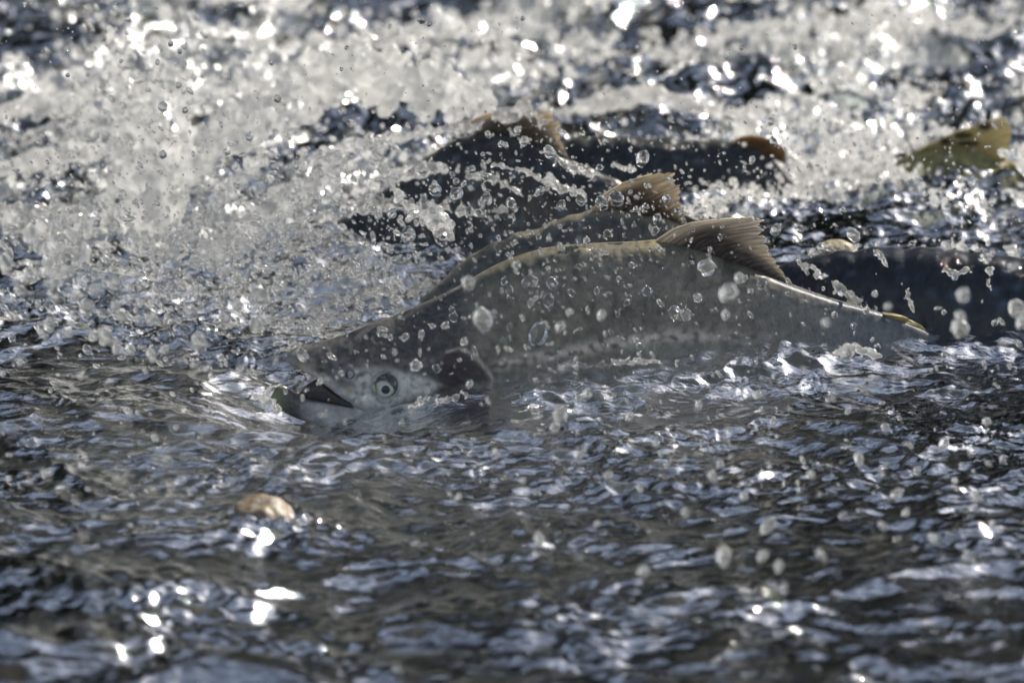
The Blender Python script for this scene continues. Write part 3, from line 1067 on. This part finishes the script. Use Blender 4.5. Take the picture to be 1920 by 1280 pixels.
def splash(label, strands, seed, voxel=0.0016, m=None):
    """ropes and sheets of thrown water: strands of (px, py, Y, radius px) paths, jittered balls fused into one skin"""
    rg = np.random.default_rng(seed)
    C, R = [], []
    for path, dens, jit in strands:
        p = np.array(path, float)
        W = at(p[:, 0], p[:, 1], p[:, 2])
        seg = np.linalg.norm(np.diff(W, axis=0), axis=1)
        s = np.concatenate([[0], np.cumsum(seg)])
        n = max(4, int(s[-1] * dens))
        q = np.sort(rg.uniform(0, s[-1], n))
        w = np.stack([np.interp(q, s, W[:, k]) for k in range(3)], -1)
        r = np.interp(q, s, p[:, 3]) / SPX
        off = rg.normal(size=(n, 3)) * (r * jit)[:, None]
        C.append(w + off)
        R.append(r * rg.uniform(.25, .9, n) * np.exp(-0.25 * np.linalg.norm(off, axis=1) / r))
    C, R = np.concatenate(C), np.maximum(np.concatenate(R), 0.0013)
    tmp = blobs("tmp", C, R, None)
    V = get_co(tmp)
    F = (IF1[None] + (np.arange(len(C)) * len(IV1))[:, None, None]).reshape(-1, 3)
    bpy.data.meshes.remove(tmp)
    me = remesh(V, F, voxel, 4, .5)
    P = get_co(me)
    c = P.mean(0)
    me.vertices.foreach_set("co", (P - c).astype(np.float32).ravel())
    o = link("splash", me, m or M_SPLASH)
    o.location = [float(v) for v in c]
    return tag(o, label, "splash")


splash("twisted rope of splashing water falling past the dark back in the middle",
       [([(690, 268, .08, 10), (712, 300, .08, 13), (735, 340, .07, 12), (752, 375, .06, 10), (775, 398, .05, 14), (815, 410, .04, 18), (845, 440, .03, 14)], 900, .6),
        ([(690, 268, .08, 9), (720, 262, .09, 10), (752, 285, .1, 9)], 800, .6), ([(735, 340, .07, 8), (752, 322, .08, 9), (768, 310, .08, 6)], 700, .5)], 1)
splash("bright beaded arc of water in front of the tan fin",
       [([(900, 305, .2, 4), (935, 310, .2, 8), (975, 318, .19, 9), (1010, 330, .18, 7), (1045, 345, .17, 12), (1085, 360, .16, 9), (1110, 375, .16, 5)], 700, .5)], 2)
splash("curling strand of water above the brown fanned fin",
       [([(1060, 300, .25, 8), (1080, 318, .24, 12), (1105, 330, .22, 8), (1150, 308, .22, 6), (1190, 320, .2, 8), (1212, 342, .19, 6)], 700, .5)], 3)
splash("tall white column of splash thrown up at the left",
       [([(205, 60, .5, 10), (215, 100, .5, 12), (225, 150, .5, 16), (240, 210, .5, 22), (250, 270, .5, 30), (270, 340, .5, 44), (290, 400, .5, 50)], 2300, .6),
        ([(300, 120, .5, 10), (290, 170, .5, 18), (280, 230, .5, 28), (300, 300, .5, 40)], 1600, .55), ([(330, 130, .5, 6), (350, 200, .5, 12), (345, 270, .5, 20), (330, 340, .5, 26)], 1500, .55)], 4, .0022, M_WHITE)
splash("slanting white streak of water left of the middle",
       [([(500, 285, .3, 16), (455, 330, .3, 16), (410, 380, .28, 16), (370, 420, .26, 14), (320, 470, .24, 12), (285, 500, .22, 10)], 1300, .7)], 5, .0019)
splash("frothy lump of splash at the left edge",
       [([(0, 400, .3, 16), (60, 420, .3, 26), (110, 460, .28, 28), (150, 490, .26, 18)], 1500, .7), ([(90, 400, .3, 18), (180, 420, .3, 22), (220, 400, .3, 14)], 1200, .7)], 6, .0019)
splash("rolling white crest of splash above the dark back near the top middle",
       [([(560, 150, .62, 26), (640, 130, .62, 32), (720, 140, .6, 34), (800, 165, .58, 34), (870, 190, .56, 28), (920, 205, .55, 20)], 1700, .85)], 7, .0024, M_WHITE)
splash("thin white edge of water along the top of the dark back before the tan fin",
       [([(590, 305, .38, 14), (650, 280, .37, 16), (705, 262, .37, 14), (760, 252, .37, 12), (820, 246, .37, 9), (870, 240, .37, 9), (930, 228, .37, 9)], 1200, .6)], 11, .0017)
splash("broad frothy slope of water in front of the dark back's left end",
       [([(640, 310, .27, 18), (580, 350, .27, 26), (510, 400, .26, 26), (440, 450, .25, 22), (390, 490, .24, 16)], 1500, .75)], 12, .0019)
 
for lab, path, dens, jit, sd in [
        ("white band of foam at the left edge below the top corner", [(-20, 218, .85, 16), (60, 200, .85, 22), (130, 198, .85, 20), (185, 222, .85, 12)], 1500, .45, 31),
        ("white ridge of foam running left of the tall splash column", [(-20, 322, .6, 14), (70, 300, .6, 20), (150, 282, .6, 20), (215, 290, .6, 14)], 1500, .45, 32),
        ("long diagonal rope of white water rising right of the tall splash column", [(330, 290, .62, 16), (420, 232, .64, 24), (500, 188, .66, 26), (590, 130, .7, 22), (680, 84, .72, 16), (760, 52, .75, 10)], 1300, .45, 33),
        ("thick white fold of water between the tall column and the dark back", [(270, 372, .45, 16), (345, 318, .45, 24), (430, 268, .46, 28), (520, 226, .47, 24), (600, 215, .48, 14)], 1400, .45, 34),
        ("curved white lip of foam near the top middle", [(700, 90, .8, 7), (780, 62, .8, 11), (860, 60, .8, 12), (940, 80, .8, 10), (1000, 110, .8, 7)], 1300, .8, 35),
        ("pale roll of foam behind the long low back", [(1050, 215, .85, 12), (1130, 190, .85, 18), (1230, 180, .85, 18), (1330, 205, .85, 14), (1420, 222, .85, 9)], 1200, .5, 36),
        ("clear sheet of water sliding over the dark back under the tan fin", [(730, 338, .3, 8), (800, 312, .3, 12), (870, 318, .3, 10), (940, 340, .3, 8), (1000, 372, .3, 6)], 1000, .7, 37),
        ("low broken wave in front of the dark back, above the pale salmon's hump", [(640, 392, .28, 12), (740, 380, .28, 14), (830, 388, .28, 12), (900, 396, .28, 10), (960, 392, .28, 6)], 1000, .7, 38)]:
    splash(lab, [(path, dens, jit)], sd, .0021, M_WHITE if sd < 37 else M_SPLASH)
splash("lumpy bead chain of splash on top of the tan fin",
       [([(925, 205, .4, 12), (950, 225, .4, 15), (985, 190, .4, 13), (1000, 215, .4, 16), (1012, 240, .39, 8)], 900, .5)], 8)
splash("ragged fringe of foam running down behind the pale salmon's tail",
       [([(1490, 490, .02, 8), (1530, 512, .015, 10), (1560, 535, .01, 10), (1600, 562, .005, 9), (1640, 580, 0, 8)], 1100, .7)], 9, .0014)
splash("short vertical spurt of foam across the blue-black back",
       [([(1843, 470, 0.0, 6), (1852, 488, -.02, 9), (1860, 505, -.03, 8), (1852, 530, -.035, 4), (1862, 545, -.04, 4)], 1000, .6)], 10, .0014)

for lab, st_, sd in [
        ("small crown of water drips on the blue-black back, below its top edge", [([(1770, 505, -.03, 6), (1790, 515, -.035, 7), (1815, 505, -.03, 5)], 1500, .5)], 13),
        ("thin trickle of water running down the blue-black back's middle", [([(1700, 540, -.04, 4), (1706, 565, -.04, 5), (1714, 590, -.04, 4)], 1500, .5)], 23),
        ("short lick of water thrown up near the left of the blue-black back", [([(1640, 468, 0, 5), (1655, 484, -.02, 6), (1662, 500, -.03, 4)], 1500, .5)], 24),
        ("clear curl of water breaking at the tip of the hooked lower jaw", [([(470, 742, -.25, 5), (492, 748, -.25, 8), (512, 760, -.25, 9), (530, 772, -.25, 6)], 1500, .6), ([(492, 748, -.25, 5), (500, 732, -.25, 5), (512, 724, -.25, 4)], 1500, .5)], 25),
        ("low lumpy ruffle of water against the pale salmon's flank", [([(1010, 690, -.19, 5), (1060, 684, -.19, 7), (1120, 686, -.185, 6), (1180, 676, -.18, 8), (1240, 680, -.18, 5)], 1300, .6)], 26),
        ("small heap of water folding over the pale salmon's cheek", [([(770, 762, -.27, 6), (800, 752, -.27, 8), (840, 750, -.265, 7), (880, 738, -.26, 5)], 1400, .6)], 27),
        ("glassy knob of water standing beside the pale salmon's tail", [([(1560, 668, -.12, 7), (1590, 650, -.12, 11), (1620, 658, -.12, 8), (1650, 668, -.12, 5)], 1500, .6)], 28)]:
    splash(lab, st_, sd, .0013)
splash("low ragged foam along the waterline behind the blue-black back",
       [([(1500, 478, .17, 8), (1600, 462, .19, 10), (1700, 458, .19, 10), (1800, 464, .19, 11), (1920, 474, .19, 12)], 500, .9)], 14, .0018)

# ---- individual drops that can be told apart in the picture
DROP_MESHES = []
for k in range(7):
    d = IV3.copy()
    r = 1 + 0.20 * gn(d[:, 0] * 1.3 + 9 * k, d[:, 1] * 1.3 + d[:, 2], 200 + k) + 0.04 * gn(d[:, 2] * 2.2 + 5 * k, d[:, 0] * 2.2 - d[:, 1], 210 + k)
    mm = np_mesh("water_drop", d * r[:, None], IF3)
    mm.materials.append(M_DROP)
    DROP_MESHES.append(mm)
for k in range(7):
    mm = DROP_MESHES[k].copy()
    mm.materials.clear()
    mm.materials.append(M_BRIGHT)
    DROP_MESHES.append(mm)

DG = "single water drops flying above the stream"


def drop(px, py, Y, dia, label, stretch=1.0, ang=0.0, k=None):
    p = at(px, py, Y)
    o = bpy.data.objects.new("water_drop", DROP_MESHES[int(RNG.integers(0, 7)) + (7 if Y < -.35 or RNG.uniform() < .25 else 0)])
    sc = np.linalg.norm(p - CAM) / DIST
    r = dia / 2 / SPX * sc
    o.location = [float(v) for v in p]
    o.scale = (r, r, r * stretch)
    o.rotation_euler = (float(RNG.uniform(-.4, .4)), math.radians(ang), 0)
    COL.objects.link(o)
    return tag(o, label, "water drop", DG)


L_SHARP = "sharp clear water drop flying in front of the pale salmon's flank"
L_HEAD = "clear water drop flying around the pale salmon's head"
L_MID = "clear water drop in the air before the dark backs in the middle"
L_NEAR = "blurred pale water drop close to the camera over the calm foreground water"
L_RIGHT = "blurred pale water drop in front of the blue-black back"
L_LEFT = "water drop in the spray left of the pale salmon's head"
L_HIGH = "tiny clear water drop high over the whitewater at the top"
L_FIN = "clear water drop in the air beside the two raised fins"
sharp = [(1010, 625, 32, 1.5, 20), (993, 529, 26, 1.2, 60), (1035, 531, 20, 1.3, -20), (1028, 563, 21, 1.3, 20), (945, 527, 11, 1.8, 0), (955, 546, 14, 1.4, 10),
         (995, 568, 12, 1.5, 0), (1213, 546, 18, 1.25, -30), (1266, 588, 24, 1.3, -30), (1286, 590, 21, 1.2, -25), (1308, 558, 17, 1.2, 0), (848, 581, 12, 1.3, -30),
         (850, 594, 16, 1.3, -20), (1184, 498, 10, 1.6, -20), (1119, 545, 10, 1.5, 0), (1158, 589, 9, 1.3, 0), (1175, 568, 12, 1.2, 40), (1085, 500, 8, 1.8, -25), (1126, 474, 9, 1.6, -30),
         (1093, 497, 8, 1.5, -20), (1072, 549, 12, 1.7, -40), (1478, 552, 9, 1.8, -35), (1160, 523, 9, 1.2, -20), (1110, 483, 8, 1.6, 0), (1180, 557, 10, 1.2, -45), (1325, 501, 30, 1.1, 70), (1185, 497, 9, 1.4, 0),
         (945, 640, 8, 2.2, -25), (955, 612, 8, 2.2, 20), (1200, 650, 12, 1.9, -35), (1130, 650, 9, 1.8, -35), (1145, 622, 8, 1.8, -30), (1331, 468, 9, 1.5, 0), (1396, 522, 12, 1.3, 20), (1428, 531, 18, 1.4, 20)]
for a in sharp:
    drop(a[0], a[1], -0.20 + RNG.uniform(-.03, .03), a[2], L_SHARP, a[3], a[4])
for a in [(905, 598, 34), (878, 530, 26), (1365, 548, 34), (1385, 520, 18), (1050, 612, 18), (968, 497, 16), (1127, 590, 16), (1360, 590, 14), (1068, 585, 14), (1050, 775, 26), (1100, 738, 16)]:
    drop(a[0], a[1], RNG.uniform(-.75, -.5), a[2], "soft blurred water drop nearer than the pale salmon's flank", RNG.uniform(1.0, 1.5), RNG.uniform(-30, 30))
for a in [(780, 685, 22), (818, 690, 15), (760, 632, 14), (700, 575, 16), (660, 590, 11), (600, 715, 11), (640, 700, 10), (548, 640, 15), (590, 620, 14), (540, 580, 18), (870, 640, 13), (835, 610, 14), (880, 720, 13), (740, 660, 9), (790, 625, 12), (620, 600, 10), (480, 610, 24), (575, 620, 12)]:
    drop(a[0], a[1], RNG.uniform(-.6, -.26), a[2], L_HEAD, RNG.uniform(1.0, 1.4), RNG.uniform(-30, 30))
for a in [(792, 318, 20), (885, 317, 14), (910, 330, 12), (855, 340, 13), (815, 355, 22), (855, 365, 24), (912, 375, 22), (958, 382, 18), (1052, 385, 16), (880, 398, 16), (1013, 357, 15), (848, 327, 9), (940, 270, 12), (983, 264, 18), (1030, 285, 20), (970, 245, 14), (915, 252, 11), (948, 272, 11), (905, 290, 9), (765, 440, 26), (830, 440, 26), (900, 400, 12), (1050, 425, 10), (735, 400, 16), (700, 395, 12), (590, 383, 17), (618, 395, 11), (585, 410, 18), (695, 390, 14), (870, 345, 10)]:
    drop(a[0], a[1], RNG.uniform(-.12, .05), a[2], L_MID, RNG.uniform(1.0, 1.5), RNG.uniform(-40, 40))
for a in [(1155, 372, 30), (1128, 381, 22), (1090, 376, 20), (1210, 388, 13), (1232, 410, 16), (1204, 298, 24), (1124, 315, 14), (1182, 360, 9), (1228, 432, 16), (1192, 392, 10), (1177, 405, 9), (1300, 432, 8), (1332, 413, 13), (1350, 445, 9), (1455, 430, 18), (1415, 408, 9), (1250, 372, 15), (1270, 395, 12), (1050, 460, 10), (1100, 450, 12), (1140, 440, 16), (1010, 445, 10), (1500, 430, 14), (1540, 465, 16), (1600, 440, 22), (1580, 395, 12), (1450, 265, 14), (1410, 300, 12)]:
    drop(a[0], a[1], RNG.uniform(-.22, .02), a[2], L_FIN, RNG.uniform(1.0, 1.5), RNG.uniform(-40, 40))
for a in [(1800, 615, 40), (1805, 552, 30), (1905, 578, 36), (1915, 605, 24), (1790, 520, 14), (1770, 585, 11), (1665, 575, 18), (1625, 582, 15), (1548, 605, 20), (1565, 590, 13), (1590, 662, 24), (1645, 650, 15), (1770, 665, 13), (1600, 610, 13), (1897, 500, 18), (1865, 605, 14), (1800, 592, 22), (1640, 550, 14), (1710, 458, 14), (1775, 462, 18)]:
    drop(a[0], a[1], RNG.uniform(-1.0, -.5) if a[2] > 16 else RNG.uniform(-.4, -.2), a[2] * .85, L_RIGHT, RNG.uniform(1.0, 1.3), RNG.uniform(-30, 30))
for a in [(1440, 985, 26), (1430, 1042, 20), (1356, 1040, 30), (1205, 1072, 24), (1682, 925, 20), (1698, 960, 14), (1336, 893, 18), (1770, 830, 18), (1200, 915, 12), (1460, 1060, 16), (1540, 1040, 16), (1655, 985, 13), (1580, 965, 14), (1470, 1100, 12), (1085, 745, 12), (1040, 800, 18), (1230, 830, 14), (1250, 870, 12), (1350, 870, 16), (1790, 900, 14), (1860, 980, 12), (1590, 770, 12), (1450, 790, 14), (290, 820, 14), (450, 690, 16), (240, 770, 14), (330, 800, 12), (620, 885, 12), (980, 900, 12), (1120, 980, 12), (1010, 1010, 18), (1285, 960, 16), (1395, 930, 18), (1520, 890, 16), (1610, 860, 20), (1720, 880, 16), (1830, 930, 18), (1880, 860, 14), (1750, 1010, 16), (1140, 890, 16), (1090, 850, 14), (930, 850, 14), (860, 930, 12), (1660, 800, 18), (1420, 740, 16), (1310, 760, 14), (1180, 780, 18), (1850, 790, 18)]:
    drop(a[0], a[1], min(-.3, -(a[1] - 640) / 455) - RNG.uniform(.06, .28), a[2] * .9, L_NEAR, RNG.uniform(1.05, 2.0), RNG.uniform(-50, 50))
for a in [(240, 37, 10), (237, 62, 8), (320, 82, 10), (337, 97, 8), (335, 160, 12), (305, 200, 18), (347, 207, 10), (295, 117, 9), (520, 185, 14), (508, 118, 9), (550, 52, 8), (468, 257, 14), (425, 285, 14), (305, 290, 14), (127, 141, 8), (227, 115, 7), (430, 147, 7), (790, 38, 14), (805, 45, 10), (1490, 88, 9), (1390, 90, 8), (1445, 228, 14), (1350, 245, 9), (980, 35, 8), (640, 130, 7), (600, 285, 9), (700, 210, 8), (650, 90, 8), (730, 50, 8), (1195, 88, 8)]:
    drop(a[0], a[1], RNG.uniform(-.3, -.05), a[2], L_HIGH, RNG.uniform(1.0, 1.3), RNG.uniform(-30, 30))
n_left = 84
for i in range(n_left):
    px, py = RNG.normal(250, 170), RNG.normal(565, 85)
    if px < 5 or px > 640 or py > 740:
        px, py = RNG.uniform(10, 600), RNG.uniform(430, 650)
    drop(px, py, RNG.uniform(-.75, -.1), RNG.uniform(8, 20) if i % 5 else RNG.uniform(18, 28), L_LEFT, RNG.uniform(1.0, 1.7), RNG.uniform(-45, -10))


# ---- the finer spray, beyond counting
def cluster(n, px, py, Y, rmm, rg, sp=(1, 2.2)):
    """n drops about px+-, py+-, Y range; radii log-uniform in mm"""
    x = rg.normal(px[0], px[1], n) if px[2] == 'n' else rg.uniform(px[0], px[1], n)
    y = rg.normal(py[0], py[1], n) if py[2] == 'n' else rg.uniform(py[0], py[1], n)
    Yv = rg.uniform(Y[0], Y[1], n)
    C = at(x, y, Yv)
    R = np.exp(rg.uniform(math.log(rmm[0]), math.log(rmm[1]), n)) / 1000
    return C, R


rg = np.random.default_rng(77)
CL = []
CL.append(cluster(900, (250, 190, 'n'), (520, 110, 'n'), (-.35, .25), (.35, 2.2), rg))
CL.append(cluster(900, (520, 190, 'n'), (490, 80, 'n'), (-.35, .2), (.5, 2.6), rg))
CL.append(cluster(900, (1000, 260, 'n'), (420, 110, 'n'), (-.3, .15), (.3, 1.5), rg))
CL.append(cluster(260, (1150, 300, 'n'), (600, 110, 'n'), (-.45, -.18), (.3, 1.2), rg))
CL.append(cluster(1000, (0, 1920, 'u'), (200, 480, 'u'), (-.1, .3), (.3, 1.6), rg))
CL.append(cluster(260, (850, 380, 'n'), (560, 130, 'n'), (-.5, -.2), (.9, 2.3), rg))
CL.append(cluster(500, (0, 1920, 'u'), (0, 300, 'u'), (-.2, .2), (.25, .9), rg))
CL.append(cluster(420, (0, 1920, 'u'), (640, 1000, 'u'), (-.9, -.3), (.4, 2.0), rg))
CL.append(cluster(450, (270, 90, 'n'), (230, 110, 'n'), (.35, .6), (.6, 3.0), rg))
C = np.concatenate([c for c, _ in CL]); R = np.concatenate([r for _, r in CL])
qx, qy = pix(C)
k = (C[:, 2] > height(C[:, 0], C[:, 1]) + R) & (np.hypot(qx - 722, qy - 712) > 42)
C, R = C[k], R[k]
n = len(C)
me = blobs("spray", C, R, None, rg.uniform(1.0, 2.6, n), np.stack([rg.normal(.5, .35, n), rg.normal(0, .2, n), rg.normal(-.6, .35, n)], -1))
tag(link("spray", me, M_SPRAY), "fine glittering spray of droplets thrown over the whole stream", "spray", kind="stuff")

# froth beads riding on the broken water
n = 100000
x = rg.uniform(-.85, .85, n)
y = rg.uniform(.08, 2.1, n)
f = foam_map(x, y) + .12 * turb(x, y)
keep = rg.uniform(0, 1, n) < (1 - .55 * sstep(.1, -.15, x)) * np.clip((f - .28) * 2.8 + .05 * turb(x, y) * sstep(-.1, .2, x), 0, 1)
x, y = x[keep], y[keep]
n = len(x)
R = np.exp(rg.normal(math.log(1.6), .55, n)) / 1000
z = height(x, y) + R * rg.uniform(-.2, .9, n) + rg.exponential(.008, n) * (rg.uniform(0, 1, n) < .5)
me = blobs("froth", np.stack([x, y, z], -1), R, None, rg.uniform(.8, 1.8, n), rg.normal(size=(n, 3)))
tag(link("froth", me, M_FOAM), "white froth and bubbles riding the broken water behind the fish", "foam", kind="stuff")
